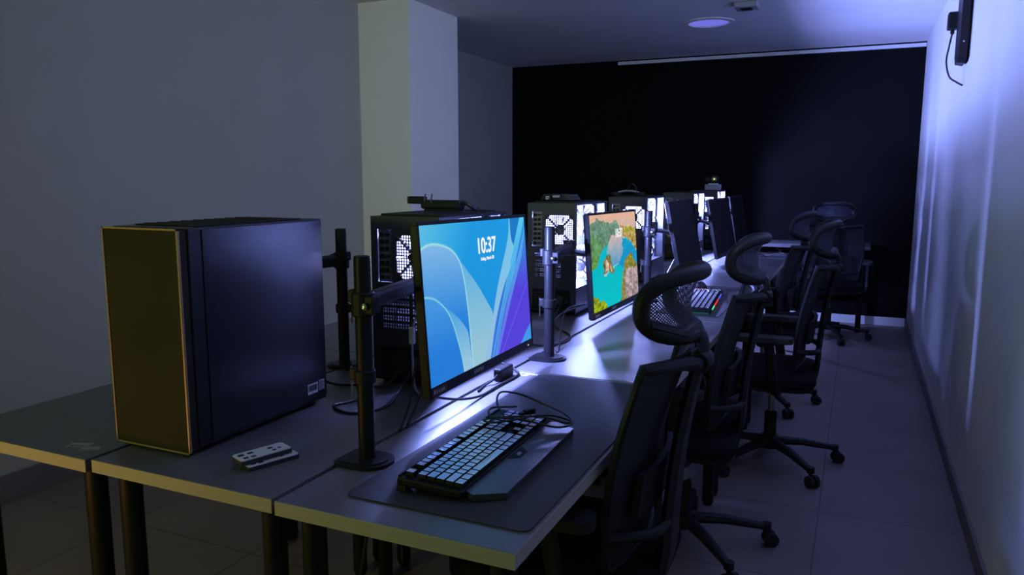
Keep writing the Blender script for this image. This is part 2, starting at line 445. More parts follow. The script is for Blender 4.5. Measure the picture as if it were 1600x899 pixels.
    c = MB(); c.lathe([(.040, .051), (.040, .0565), (.030, .0575)], (-w+.012, .115, .345), 20, Matrix.Rotation(PI/2, 3, 'Y')); c.build('cooler_light', M_ledsoft, mo)
    v = MB(); v.b2((-w+.012, .012, .225), (w-.075, .28, .262), .004); gc = v.build('graphics_card', M_grey, t)
    v = MB(); v.b2((w-.0745, .03, .238), (w-.0735, .26, .250)); v.build('card_light', M_ledsoft, gc)
    for k in range(3):
        fan(t, (w-.10, CD-.062, .165+k*.122 if k < 2 else .405), Rx, True, 'front_fan') if k < 2 else None
    fan(t, (w-.10, CD-.062, .395), Rx, True, 'front_fan')
    ls = MB(); ls.b2((-w+.02, .10, CH-.014), (-w+.028, CD-.09, CH-.009)); ls.build('light_strip', M_led, t)
    cb = MB()
    cb.tube(spline([(w-.05, .30, .114), (w-.03, .29, .2), (-w+.05, .27, .28), (-w+.02, .255, .32)]), .004, 8)
    cb.tube(spline([(w-.04, .26, .114), (w-.02, .24, .16), (w-.04, .2, .21), (w-.08, .19, .225)]), .005, 8)
    cb.build('inner_cables', M_cable, t, smooth=True)
    return t
pcs = [(-.662, .75, 'open-backed lit tower directly behind the blue lock-screen monitor'),
       (-.709, 1.95, 'open-backed lit tower between the blue screen and the lagoon screen'),
       (-.699, 3.05, 'open-backed lit tower behind the right edge of the lagoon screen, looped cable on top'),
       (-.708, 4.36, 'lit tower half hidden behind the nearer dark screen'),
       (-.705, 5.30, 'farthest lit tower, with a box and webcam on top')]
pc0 = None
LAMPS = []
for x, y, lb in pcs:
    if pc0 is None: pc0 = o = lit_tower(lb)
    else: o = copy_tree(pc0); o['label'] = lb
    o.location = (x, y, ZT)
    LAMPS.append((x, y))

# ------------------------------------------------------------------ screen pictures
def homog(src):
    dst = [(0, 0), (1, 0), (0, 1), (1, 1)]; A = []; B = []
    for (x, y), (u, v) in zip(src, dst):
        A.append([x, y, 1, 0, 0, 0, -u*x, -u*y]); B.append(u)
        A.append([0, 0, 0, x, y, 1, -v*x, -v*y]); B.append(v)
    h = np.linalg.solve(np.array(A, float), np.array(B, float)); Hm = np.append(h, 1).reshape(3, 3)
    def f(pts):
        P = np.array([(x, y, 1) for x, y in pts], float) @ Hm.T; return P[:, :2]/P[:, 2:]
    return f
def inside(P, U, V):
    r = np.zeros(U.shape, bool); n = len(P)
    for i in range(n):
        x1, y1 = P[i]; x2, y2 = P[i-1]
        c = ((y1 > V) != (y2 > V)) & (U < (x2-x1)*(V-y1)/((y2-y1) if abs(y2-y1) > 1e-9 else 1e-9)+x1); r ^= c
    return r
def dist(P, U, V):
    d = np.full(U.shape, 9.)
    for (x1, y1), (x2, y2) in zip(P[:-1], P[1:]):
        dx, dy = x2-x1, y2-y1; t_ = np.clip(((U-x1)*dx+(V-y1)*dy)/(dx*dx+dy*dy+1e-12), 0, 1)
        d = np.minimum(d, np.hypot((U-x1-t_*dx)*1.75, V-y1-t_*dy))
    return d
def curve2(pts, n=10): return [(p.x, p.y) for p in spline([(x, y, 0) for x, y in pts], n)]
NU, NV = 260, 150
UU, VV = np.meshgrid(np.linspace(0, 1, NU+1), np.linspace(0, 1, NV+1))
def grad(c0, c1, k): k = np.clip(k, 0, 1)[..., None]; return np.array(c0, float)*(1-k)+np.array(c1, float)*k
def picture_ribbons():
    f = homog([(40, 43), (572, 8), (105, 850), (605, 605)])
    img = grad((92, 190, 226), (28, 150, 222), UU*2.2+VV*.8)
    img = img*(1-.5*np.clip(VV-.3, 0, 1)[..., None])+np.array((40, 120, 215.))*(.5*np.clip(VV-.3, 0, 1)[..., None])
    def put(pts, c0, c1, k, cur=False):
        m = inside(f(pts), UU, VV); img[m] = grad(c0, c1, k)[m]
    cA = curve2([(36, 178), (80, 145), (130, 137), (200, 160), (245, 215), (270, 300), (287, 420), (300, 540), (310, 660), (320, 760)])
    cB = curve2([(60, 404), (90, 403), (130, 414), (180, 460), (212, 520), (237, 600), (260, 690), (276, 780)])
    put(cA+[(0, 900), (0, 178)], (128, 182, 228), (38, 128, 218), VV*1.9-.25)
    put(curve2([(232, 195), (285, 265), (335, 335), (385, 420), (416, 490), (400, 600), (372, 720)])+[(318, 760)]+cA[::-1][:60], (84, 170, 224), (150, 196, 214), VV*1.2-.1)
    put(cB+[(0, 900), (0, 404)], (70, 150, 222), (36, 122, 214), (VV-.5)*3)
    put(curve2([(165, 440), (215, 478), (258, 520), (290, 570), (303, 640)])+[(318, 760), (276, 780)]+cB[::-1][:45], (78, 160, 224), (148, 195, 220), (VV-.55)*2.6)
    L0 = curve2([(497, 2), (490, 120), (440, 350), (405, 560), (370, 730)])
    L1 = curve2([(499, 2), (508, 110), (524, 190), (470, 350), (430, 520), (400, 720)])
    L2 = curve2([(553, 2), (500, 250), (455, 480), (413, 710)]); L3 = curve2([(575, 0), (522, 260), (470, 480), (428, 700)])
    put([(499, 0), (553, 0), (530, 130), (524, 190), (508, 110)], (28, 120, 196), (28, 120, 196), VV)
    put(L0+L1[::-1], (110, 196, 232), (146, 188, 226), VV*1.2)
    put(L1[20:]+L2[::-1], (30, 112, 205), (64, 120, 220), VV)
    put(L2+L3[::-1], (86, 200, 234), (60, 130, 226), VV)
    put(L3+[(520, 720), (640, 620), (630, 0)], (52, 150, 226), (84, 66, 216), VV*2.1-.2)
    P2 = [(522, 260), (545, 190), (575, 60), (560, 200), (500, 440), (440, 700), (428, 700)]
    put(P2, (70, 190, 232), (96, 120, 232), VV*1.3)
    put(curve2([(640, 450), (605, 520), (575, 580), (545, 650)])+[(640, 640)], (66, 150, 232), (66, 150, 232), VV)
    for cv, col, wd in ((cA, (178, 232, 226), .012), (cB, (150, 222, 226), .010), (curve2([(600, 300), (560, 400), (510, 540), (455, 690)]), (124, 116, 238), .006), (L2, (130, 220, 240), .006), (L1[20:], (150, 214, 240), .005), (L3[8:], (120, 200, 240), .005)):
        k = np.clip(1-dist(f(cv), UU, VV)/wd, 0, 1)[..., None]; img[:] = img*(1-k)+np.array(col, float)*k
    return img
def picture_lagoon():
    f = homog([(95, 115), (422, 70), (118, 820), (438, 665)])
    rng = np.random.default_rng(4)
    def nz(s):
        a = rng.random((s+2, s+2)); x = UU*s; y = VV*s; i = x.astype(int); j = y.astype(int); fx = x-i; fy = y-j
        return (a[j, i]*(1-fx)+a[j, i+1]*fx)*(1-fy)+(a[j+1, i]*(1-fx)+a[j+1, i+1]*fx)*fy
    n1, n2, n3 = nz(9), nz(28), nz(60)
    du, dv = (nz(22)-.5)*.05, (nz(22)-.5)*.05
    img = grad((14, 176, 200), (6, 190, 196), VV)
    def put(pts, c0, c1, k, no=.25):
        m = inside(f(pts), UU+du, VV+dv); q = grad(c0, c1, k)*(1+no*((n2+n3-1))[..., None]); img[m] = q[m]
    put([(60, 90), (460, 40), (440, 260), (60, 300)], (226, 178, 152), (190, 176, 172), VV*3, .04)
    put([(320, 262), (345, 275), (400, 305), (450, 380), (450, 470), (280, 480), (250, 420)], (20, 160, 196), (26, 140, 200), VV*2-.4, .1)
    put([(60, 190), (140, 160), (155, 132), (200, 158), (255, 152), (290, 140), (316, 215), (258, 262), (225, 320), (190, 370), (160, 405), (160, 470), (80, 530)], (118, 146, 132), (88, 132, 96), VV*2.5, .3)
    put([(60, 290), (120, 260), (175, 300), (185, 360), (160, 405), (160, 470), (135, 495), (80, 530)], (92, 142, 92), (104, 150, 62), VV*3-1, .35)
    put([(310, 185), (370, 170), (450, 190), (450, 330), (425, 350), (400, 300), (350, 262), (318, 240)], (196, 168, 122), (176, 150, 84), VV*3, .45)
    put([(330, 185), (400, 180), (450, 200), (450, 225), (380, 215), (335, 225)], (150, 146, 52), (150, 140, 60), VV, .5)
    put([(250, 258), (322, 262), (332, 330), (325, 400), (280, 480), (258, 455), (240, 400), (222, 365)], (222, 186, 172), (70, 150, 204), VV*2.4-.5, .08)
    put([(215, 372), (238, 400), (256, 450), (270, 500), (255, 524), (225, 516), (192, 524), (198, 460), (205, 410)], (128, 122, 74), (120, 104, 64), VV, .5)
    put([(218, 420), (229, 440), (232, 505), (205, 512), (208, 460)], (236, 200, 172), (214, 170, 140), VV, .2)
    put([(240, 440), (258, 500), (246, 512), (238, 490)], (214, 176, 140), (214, 176, 140), VV, .2)
    put([(200, 520), (228, 515), (224, 535), (200, 538)], (150, 205, 206), (150, 205, 206), VV, .1)
    put([(262, 480), (300, 448), (300, 456), (268, 490)], (150, 215, 220), (150, 215, 220), VV, .1)
    put([(396, 365), (420, 440), (470, 560), (470, 720), (350, 760), (312, 720), (322, 560), (338, 460), (365, 395)], (146, 142, 40), (134, 130, 66), VV, .4)
    put([(352, 486), (420, 470), (450, 560), (450, 660), (390, 720), (348, 700), (340, 600)], (186, 164, 164), (158, 138, 142), (VV-.5)*2, .45)
    put([(100, 690), (130, 700), (160, 725), (195, 715), (222, 770), (230, 800), (90, 860)], (166, 176, 14), (120, 150, 22), n2, .6)
    return img
def picture_mat(name, strength):
    m = bpy.data.materials.new(name); m.use_nodes = True; t = m.node_tree; t.nodes.clear()
    a = t.nodes.new('ShaderNodeVertexColor'); a.layer_name = 'picture'
    e = t.nodes.new('ShaderNodeEmission'); e.inputs['Strength'].default_value = strength
    g = t.nodes.new('ShaderNodeBsdfGlossy'); g.inputs['Roughness'].default_value = .3; g.inputs['Color'].default_value = (.03, .03, .03, 1)
    ad = t.nodes.new('ShaderNodeAddShader'); o = t.nodes.new('ShaderNodeOutputMaterial')
    t.links.new(a.outputs['Color'], e.inputs['Color']); t.links.new(e.outputs[0], ad.inputs[0]); t.links.new(g.outputs[0], ad.inputs[1]); t.links.new(ad.outputs[0], o.inputs[0])
    return m
def srgb2lin(a): a = np.clip(a/255, 0, 1); return np.where(a <= .04045, a/12.92, ((a+.055)/1.055)**2.4)

# monitor local frame: origin screen centre, +X out of the screen, Y to the viewer's right, Z up
SW, SH = .640, .360
def screen_mesh(img, parent):
    me = bpy.data.meshes.new('screen')
    vs = np.stack([np.full(UU.shape, .0012), (UU-.5)*SW, (.5-VV)*SH], -1).reshape(-1, 3)
    n = NU+1
    fs = [(j*n+i, (j+1)*n+i, (j+1)*n+i+1, j*n+i+1) for j in range(NV) for i in range(NU)]
    me.from_pydata(vs.tolist(), [], fs)
    ca = me.color_attributes.new('picture', 'FLOAT_COLOR', 'POINT')
    c = np.concatenate([srgb2lin(img).reshape(-1, 3), np.ones((len(vs), 1))], 1)
    ca.data.foreach_set('color', c.astype(np.float32).ravel())
    me.materials.append(picture_mat('lit_screen_picture', 1.0))
    o = bpy.data.objects.new('screen', me); COL.objects.link(o); o.parent = parent; return o
def text_mesh(body, size, loc, parent, name, m, bold=0):
    cu = bpy.data.curves.new(name, 'FONT'); cu.body = body; cu.size = size; cu.align_x = 'CENTER'; cu.align_y = 'CENTER'; cu.extrude = .0004; cu.offset = bold
    to = bpy.data.objects.new('t', cu); COL.objects.link(to)
    dg = bpy.context.evaluated_depsgraph_get(); me = bpy.data.meshes.new_from_object(to.evaluated_get(dg))
    bpy.data.objects.remove(to)
    me.transform(Matrix(((0, 0, 1, 0), (1, 0, 0, 0), (0, 1, 0, 0), (0, 0, 0, 1))))
    me.materials.clear(); me.materials.append(m); me.name = name
    o = bpy.data.objects.new(name, me); COL.objects.link(o); o.parent = parent; o.location = loc; return o
def make_monitor(label, lit=None):
    t = thing('monitor', label, 'monitor')
    b = .009; ch = .024
    y0, y1, z0, z1 = -SW/2-b, SW/2+b, -SH/2-ch, SH/2+b
    bz = MB(); d = -.012
    bz.b2((d, y0, SH/2), (.003, y1, z1), .001); bz.b2((d, y0, z0), (.003, y1, -SH/2), .001)
    bz.b2((d, y0, -SH/2), (.003, -SW/2, SH/2), .0005); bz.b2((d, SW/2, -SH/2), (.003, y1, SH/2), .0005)
    bz.build('bezel', M_blk2, t)
    bk = MB(); bk.b2((-.019, y0+.003, z0+.003), (-.010, y1-.003, z1-.003), .003)
    bk.b2((-.034, y0+.20, z0+.05), (-.018, y1-.20, z1-.10), .006); bk.build('back_cover', M_blk, t)
    MB().box((-.037, 0, 0), (.008, .11, .11), .002).build('mount_plate', M_blk, t)
    if lit is None:
        MB().b2((-.004, -SW/2, -SH/2), (.001, SW/2, SH/2)).build('screen', M_scr_off, t)
    else:
        s = screen_mesh(lit, t)
        x = .0022
        if lit is P1:
            text_mesh('10:37', .056, (x, .035, SH*.318), s, 'clock_digits', M_text, .0008)
            text_mesh('Friday, March 28', .0125, (x, .036, SH*.228), s, 'date_line', M_text)
        else:
            text_mesh('10:37', .05, (x, .055, SH*.272), s, 'clock_digits', M_text, .0006)
        st = MB().b2((.003, -SW/2+.005, -SH/2-ch+.004), (.0036, -SW/2+.075, -SH/2-.003)).build('corner_sticker', M_red, t)
        q = MB(); random.seed(8)
        for k in range(5): q.b2((.0036, -SW/2+.010+k*.011, -SH/2-.016), (.004, -SW/2+.016+k*.011+.003*random.random(), -SH/2-.010+.003*random.random()))
        q.build('sticker_marks', M_grey, st)
        q = MB()
        for k in range(5): q.b2((.003, -.095+k*.012, -SH/2-.016), (.0036, -.087+k*.012, -SH/2-.007))
        q.build('maker_mark', M_grey, t)
        MB().lathe([(.0022, 0), (.0022, .001)], (.003, SW/2-.035, -SH/2-.014), 10, Matrix.Rotation(PI/2, 3, 'Y')).build('power_light', M_text, t)
    return t
P1, P2 = picture_ribbons(), picture_lagoon()
def place_monitor(o, c, tilt, yaw, roll=0):
    o.location = c; o.rotation_mode = 'XYZ'
    o.rotation_euler = (math.radians(roll), -math.radians(tilt), math.radians(yaw))
MONS = []
def mon(label, c, tilt, yaw, lit=None, src=None, roll=0):
    o = make_monitor(label, lit) if src is None else copy_tree(src)
    o['label'] = label; o['group'] = 'monitors on pole arms'; place_monitor(o, c, tilt, yaw, roll); MONS.append(o); return o
mon('lit monitor with blue ribbon lock screen showing 10:37', (-.422, .743, 1.020), 4.5, 2.7, P1, roll=-1.0)
mon('lit monitor with turquoise lagoon picture', (-.436, 1.965, .988), 4.5, 0.5, P2, roll=-.8)
m_off = mon('switched-off black monitor, nearer of the two dark tilted screens', (-.418, 3.245, 1.003), 12, 1)
mon('switched-off black monitor, second dark screen along the right row', (-.40, 4.37, .985), 11, -2, src=m_off)
mon('switched-off black monitor at far end of right row, edge-lit from behind', (-.42, 5.28, .985), 10, 0, src=m_off)
o = mon('switched-off monitor of the left row, turned away behind the big tower', (-1.095, .545, 1.00), 3, 180, src=m_off)
o.scale = (.9, .9, .9)

# ------------------------------------------------------------------ pole stands
def make_pole(label, sx=1):
    """pole at origin on the desk; arm runs toward +Y and reaches a mount at (-.07,.66)"""
    t = thing('monitor_stand', label, 'monitor stand', group='clamp-on monitor poles along the desk seams')
    g = MB(); P = []
    for k in range(25):
        a = -PI/2+PI*k/24; P.append((.008+.048*math.cos(a), .048*math.sin(a)))
    P += [(-.045, .048), (-.055, .036), (-.055, -.036), (-.045, -.048)]
    g.prism(P, 0, .007); g.prism([(x*.8, y*.8) for x, y in P], .007, .010)
    g.build('base_plate', M_blk2, t)
    p = MB(); p.lathe([(.0165, .008), (.0165, .410), (.0155, .418), (.010, .419)], n=24); p.build('pole', M_blk2, t, smooth=True)
    c = MB(); c.lathe([(.0205, .300), (.023, .303), (.023, .345), (.0205, .348)], n=24)
    c.box((.025, -.004, .324), (.02, .028, .036), .003); c.box((-.022, .006, .338), (.018, .026, .026), .003)
    cl = c.build('clamp_collar', M_blk, t)
    k = MB(); k.lathe([(.007, 0), (.007, .012), (.004, .014)], (.020, -.014, .322), 14, Matrix.Rotation(PI/2, 3, 'X')); k.build('clamp_screw', M_chrome, cl, smooth=True)
    c = MB(); c.lathe([(.0200, .165), (.0215, .167), (.0215, .190), (.0200, .192)], n=24); c.box((-.026, 0, .18), (.014, .014, .024), .002); cl = c.build('cable_collar', M_blk, t)
    c = MB(); c.cyl((-.032, 0, .135), (-.032, 0, .195), .0022, 8); c.build('hook_rod', M_steel, cl)
    a = MB(); a.box((-.035*sx, .18, .324), (.03, .34, .034), .008, Matrix.Rotation(math.radians(9*sx), 3, 'Z'))
    a.build('lower_arm', M_blk, t)
    a = MB(); a.cyl((-.062*sx, .345, .296), (-.062*sx, .345, .350), .020, 18); a.build('elbow', M_blk, t, smooth=True)
    return t
def finish_arm(t, dx, dy, dz, sx=1):
    """upper arm from the elbow to the mount plate at (dx,dy,dz) from the pole"""
    e = Vector((-.062*sx, .345, .31)); m = Vector((dx, dy, dz))
    a = MB(); a.tube([e, e.lerp(m, .5)+Vector((-.012, 0, .004)), m+Vector((-.022, 0, 0))], .012, 8)
    a.build('upper_arm', M_blk, t, smooth=True)
    a = MB(); a.cyl(m+Vector((-.028, 0, 0)), m+Vector((-.006, 0, 0)), .018, 16); a.build('swivel', M_blk, t, smooth=True)
poles = [((-.428, .228), 0, 'black monitor pole in front of the blue screen'),
         ((-.421, 1.203), 1, 'black monitor pole between the blue screen and lagoon screen'),
         ((-.43, 2.46), 2, 'black monitor pole at right edge of the lagoon screen'),
         ((-.44, 3.60), 3, 'black monitor pole between the two dark tilted screens'),
         ((-.44, 4.765), 4, 'black monitor pole near far end of right row')]
pole0 = make_pole('x')
pole_src = copy_tree(pole0)
bpy.context.view_layer.update()
for i, ((x, y), mi, lb) in enumerate(poles):
    t = pole0 if i == 0 else copy_tree(pole_src)
    t['label'] = lb; t.location = (x, y, ZT)
    mo = MONS[mi]; bpy.context.view_layer.update()
    w = mo.matrix_world @ Vector((-.041, 0, 0))
    finish_arm(t, w.x-x, w.y-y, w.z-ZT)
def drop(o):
    for c in list(o.children): drop(c)
    bpy.data.objects.remove(o)
drop(pole_src)
t = make_pole('black monitor pole of the left row, behind the big tower', -1); t.location = (-.955, .862, ZT); t.rotation_euler = (0, 0, PI)
w = MONS[5].matrix_world @ Vector((-.041, 0, 0)); wl = Matrix.Rotation(-PI, 3, 'Z') @ (w-Vector((-.955, .862, ZT)))
finish_arm(t, wl.x, wl.y, wl.z, -1)

# ------------------------------------------------------------------ mats, keyboards, mice
mt = MB(); mt.prism(rrect(.362, .939, .018, cx=-.189, cy=.5415), ZT, ZT+.003)
tag(mt.build('desk_mat', M_pad), 'long black cloth mat under the keyboard on front right desk', 'desk mat')
lg = MB()
for k, (x, y, s) in enumerate([(-.335, .93, .012), (-.328, .955, .010), (-.318, .94, .008), (-.335, .97, .006)]):
    lg.prism([(x, y), (x+s, y+s*.4), (x+s*.4, y+s*1.3)], ZT+.003, ZT+.0032)
tagm = lg.build('mat_emblem', mat('grey_mat_print', (.09, .09, .11), .6)); tagm.parent = bpy.data.objects['desk_mat']
mt = MB(); mt.prism(rrect(.26, .92, .015, cx=-.185, cy=2.62), ZT, ZT+.003)
tag(mt.build('desk_mat', M_pad), 'black cloth mat under the colour-lit keyboard on third right desk', 'desk mat')

def key_layout():
    U = .0187; L = []
    def row(y, spec, h=1):
        x = 0
        for s in spec:
            if s < 0: x += -s
            else: L.append((x, y, s, h)); x += s
    row(0, [1, -1, 1, 1, 1, 1, -.5, 1, 1, 1, 1, -.5, 1, 1, 1, 1, -.25, 1, 1, 1])
    row(1.35, [1]*13+[2, -.25, 1, 1, 1, -.25, 1, 1, 1, 1])
    row(2.35, [1.5]+[1]*12+[1.5, -.25, 1, 1, 1, -.25, 1, 1, 1])
    row(3.35, [1.75]+[1]*11+[2.25, -3.5, 1, 1, 1])
    row(4.35, [2.25]+[1]*10+[2.75, -1.25, 1, -1.25, 1, 1, 1])
    row(5.35, [1.25, 1.25, 1.25, 6.25, 1.25, 1.25, 1.25, 1.25, -.25, 1, 1, 1, -.25, 2, 1])
    L.append((21.5, 2.35, 1, 2)); L.append((21.5, 4.35, 1, 2))
    return [(x*U, y*U, w*U, h*U) for x, y, w, h in L]
KL = .452
def keycap(g, x, y, w, h, z):
    p = .0011; i = .0010; t_ = .0085
    a = [(x+p, y+p), (x+w-p, y+p), (x+w-p, y+h-p), (x+p, y+h-p)]
    c = [(x+p+i, y+p+i*.6), (x+w-p-i, y+p+i*.6), (x+w-p-i, y+h-p-i*1.2), (x+p+i, y+h-p-i*1.2)]
    zs = [z+t_-.0006]*4
    g.add([(X, Y, z) for X, Y in a]+[(X, Y, q) for (X, Y), q in zip(c, zs)]+[((c[0][0]+c[1][0])/2, (c[0][1]+c[2][1])/2, z+t_-.0013)],
          [(3, 2, 1, 0), (0, 1, 5, 4), (1, 2, 6, 5), (2, 3, 7, 6), (3, 0, 4, 7), (4, 5, 8), (5, 6, 8), (6, 7, 8), (7, 4, 8)])
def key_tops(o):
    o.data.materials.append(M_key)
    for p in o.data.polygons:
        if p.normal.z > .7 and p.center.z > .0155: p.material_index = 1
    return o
def make_keyboard():
    # local x = length, y = from back edge towards the user, z up
    t = thing('keyboard', 'black full-size keyboard with wrist rest and coiled cable, on the long mat', 'keyboard')
    tilt = Matrix.Rotation(math.radians(-3.2), 4, 'X') @ Matrix.Translation((0, 0, 0))
    Tm = Matrix.Translation((0, 0, .010)) @ tilt
    b = MB(); b.b2((0, 0, -.002), (KL, .133, .014), .004); b.b2((.003, .001, .013), (KL-.003, .006, .017), .001)
    b.build('keyboard_body', M_kb, t, M=Tm)
    b = MB()
    wp = [(.02, .128), (KL-.02, .128), (KL-.005, .150), (KL-.03, .196), (.045, .200), (.008, .150)]
    b.prism(wp, -.002, .010)
    wr = b.build('wrist_rest', M_wrist, t, M=Tm)
    b = MB(); b.prism([(.19, .137), (.262, .137), (.245, .158), (.205, .158)], .0101, .0106); em = b.build('emblem_plate', M_kb, wr, M=Tm)
    b = MB(); b.prism([(.219, .144), (.236, .144), (.232, .148), (.215, .148)], .0106, .0109); b.prism([(.217, .149), (.234, .149), (.230, .152), (.213, .152)], .0106, .0109); b.build('emblem', M_grey, em, M=Tm)
    b = MB(); b.b2((.0, .0, -.012), (.03, .02, -.001), .002); b.b2((KL-.03, 0, -.012), (KL, .02, -.001), .002); b.build('riser_foot', M_rub, t, M=Tm)
    ks = key_layout(); ks.sort(key=lambda k: k[0])
    rest = MB()
    for i, (x, y, w, h) in enumerate(ks):
        if i < 100:
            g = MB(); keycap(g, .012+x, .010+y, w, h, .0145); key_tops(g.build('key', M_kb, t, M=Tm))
        else: keycap(rest, .012+x, .010+y, w, h, .0145)
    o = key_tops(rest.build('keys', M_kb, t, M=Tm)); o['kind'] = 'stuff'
    pts = [(.36, .055, .034), (.40, .02, .05), (.445, .01, .062), (.468, .05, .055), (.47, .10, .04), (.462, .155, .026), (.43, .190, .021), (.40, .185, .024), (.39, .13, .034), (.35, .06, .036), (.31, .03, .038), (.30, .055, .038), (.34, .09, .037), (.39, .115, .034), (.43, .150, .026), (.42, .195, .020), (.37, .175, .022), (.35, .10, .036), (.33, .04, .040), (.37, .02, .046), (.42, .06, .040)]
    c = MB(); c.tube(spline(pts, 8), .0024, 8); cb = c.build('cable', M_cable, t, smooth=True, M=Matrix.Translation((0, 0, .004)))
    c = MB(); c.box((.435, .085, .031), (.028, .014, .012), .002, Matrix.Rotation(.5, 3, 'Z')); c.box((.415, .075, .031), (.014, .010, .005), .001, Matrix.Rotation(.5, 3, 'Z')); c.build('plug', M_blk2, cb)
    return t
kb = make_keyboard()
kb.location = (-.292, .118, ZT+.003+.0045); kb.rotation_euler = (0, 0, 0)
ang = math.atan2(.471, -.012)          # length runs along +Y
kb.matrix_world = Matrix.Translation((-.290, .122, ZT+.003+.0045)) @ Matrix(((-.03, 1, 0, 0), (1, .03, 0, 0), (0, 0, 1, 0), (0, 0, 0, 1)))
# that basis is left-handed, so mirror the parts' meshes instead of the object
for o in [kb]+list(kb.children_recursive):
    if o.type == 'MESH':
        o.data.transform(Matrix.Diagonal((1, -1, 1, 1))); o.data.flip_normals()
kb.matrix_world = Matrix.Translation((-.290, .122, ZT+.003+.0045)) @ Matrix.Rotation(PI/2+.02, 4, 'Z')

def rgb_keyboard():
    t = thing('keyboard', 'keyboard with red, green and blue edge lights beyond the near headrest', 'keyboard')
    L, W_ = .60, .150
    MB().b2((0, -W_, 0), (L, 0, .018), .004).build('keyboard_body', M_kb, t)
    for r_ in range(6):
        g = MB(); y = -.014-r_*.0215
        for k in range(22):
            keycap(g, .012+k*.0262, y-.018, .0255, .018, .017)
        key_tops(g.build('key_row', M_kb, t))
    def bar(a, b, nm, c, s): MB().b2(a, b, .001).build(nm, emit(nm+'_glow', c, s), t)
    bar((L-.010, -.060, .0175), (L-.002, -.012, .0205), 'pink_light_bar', (1, .25, .38), 2.2)
    bar((L-.010, -.095, .0175), (L-.002, -.066, .0205), 'white_light_bar', (.7, .8, 1), 1.6)
    bar((L-.010, -.140, .0175), (L-.002, -.104, .0205), 'mint_light_bar', (.3, .9, .6), 1.5)
    bar((.05, -W_-.003, .010), (.14, -W_+.001, .016), 'green_light_bar', (.1, .9, .4), 1.0)
    bar((.15, -W_-.003, .010), (.33, -W_+.001, .016), 'red_light_bar', (1, .05, .06), 1.0)
    bar((.36, -W_-.003, .010), (.50, -W_+.001, .016), 'blue_light_bar', (.08, .1, 1), 1.4)
    bar((-.002, -W_+.01, .002), (.001, -.02, .004), 'front_glow_line', (.02, .35, .12), .6)
    return t
k2 = rgb_keyboard(); k2.location = (-.243, 2.20, ZT+.003); k2.rotation_euler = (0, 0, PI/2+.08)

def mouse(loc, rot, label, m=M_blk2, s=1):
    t = thing('computer_mouse', label, 'mouse', loc, rot)
    G = []
    for i in range(13):
        a = PI*i/12; row = []
        for j in range(9):
            b = PI*j/8
            row.append((.060*s*math.cos(a), .032*s*math.sin(a)*math.cos(b)*(1-.15*math.cos(a)), .036*s*math.sin(a)**.7*math.sin(b)))
        G.append(row)
    MB().sheet(G).build('shell', m, t, smooth=True)
    MB().box((.035*s, 0, .022*s), (.016*s, .006*s, .010*s), .002).build('scroll_wheel', M_rub, t)
    return t
mouse((-.275, 2.96, ZT+.003), -1.2, 'black mouse behind the colour-lit keyboard')
mouse((-.40, 3.22, ZT), -1.6, 'black mouse on the desk near foot of the dark screen')

# ------------------------------------------------------------------ stickers, remotes
def sticker(name, loc, rz, w, h, label, base, n=5, bars=True):
    t = MB().b2((-w/2, -h/2, 0), (w/2, h/2, .0006)).build(name, base)
    t.location = loc; t.rotation_euler = (0, 0, rz); tag(t, label, 'sticker')
    c = MB(); random.seed(n)
    x = -w/2+.003
    while bars and x < w/2-.004:
        d = random.choice((.001, .0016, .0024)); c.b2((x, -h*.15, .0006), (x+d, h*.38, .0009)); x += d+.0014
    c.b2((-w*.4, -h*.38, .0006), (w*.3, -h*.26, .0009))
    c.build('print', M_dark, t); return t
sticker('paper_sticker', (-.418, .997, ZT), 1.45, .030, .034, 'small white printed sticker by desk seam, nearer the blue screen', M_white, 4)
sticker('paper_sticker', (-.408, 1.034-.012, ZT), 1.45, .012, .030, 'narrow white sticker beside the printed one, at seam between desks', M_white, 6)
bpy.data.objects['paper_sticker.001'].location = (-.385, 1.005, ZT)
sticker('paper_sticker', (-1.045, .055, ZT), .35, .050, .024, 'faded grey sticker on left desk, left of the pair', M_grey, 9, False)
sticker('paper_sticker', (-1.005, .047, ZT), .6, .040, .022, 'faded grey sticker on left desk, right of the pair, by seam', M_grey, 12, False)
def remote(loc, rz, tilt, label):
    t = thing('remote_control', label, 'remote control', loc, rz, 'two stacked remotes'); t.rotation_euler = (tilt, 0, rz)
    b = MB(); b.prism(rrect(.112, .045, .006), 0, .008); b.build('body', M_dark, t)
    b = MB(); b.prism(rrect(.109, .043, .006), .008, .0095); f = b.build('face', M_white, t)
    b = MB()
    for x, y, w_, h_ in ((-.042, .008, .012, .010), (-.040, -.010, .010, .008), (-.025, -.012, .010, .008), (-.022, .008, .012, .008), (.02, .006, .010, .008), (.022, -.008, .008, .006), (.036, -.004, .007, .005)):
        b.box((x, y, .0098), (w_, h_, .0012), .0005)
    b.build('buttons', M_dark, f); return t
ra = math.atan2(.095, .035)
remote((-.607, .146, ZT), ra, 0, 'lower white remote, mostly hidden under another remote beside the big tower')
remote((-.622, .142, ZT+.0118), ra+.02, .03, 'upper white remote with dark buttons, lying on another remote beside the big tower')

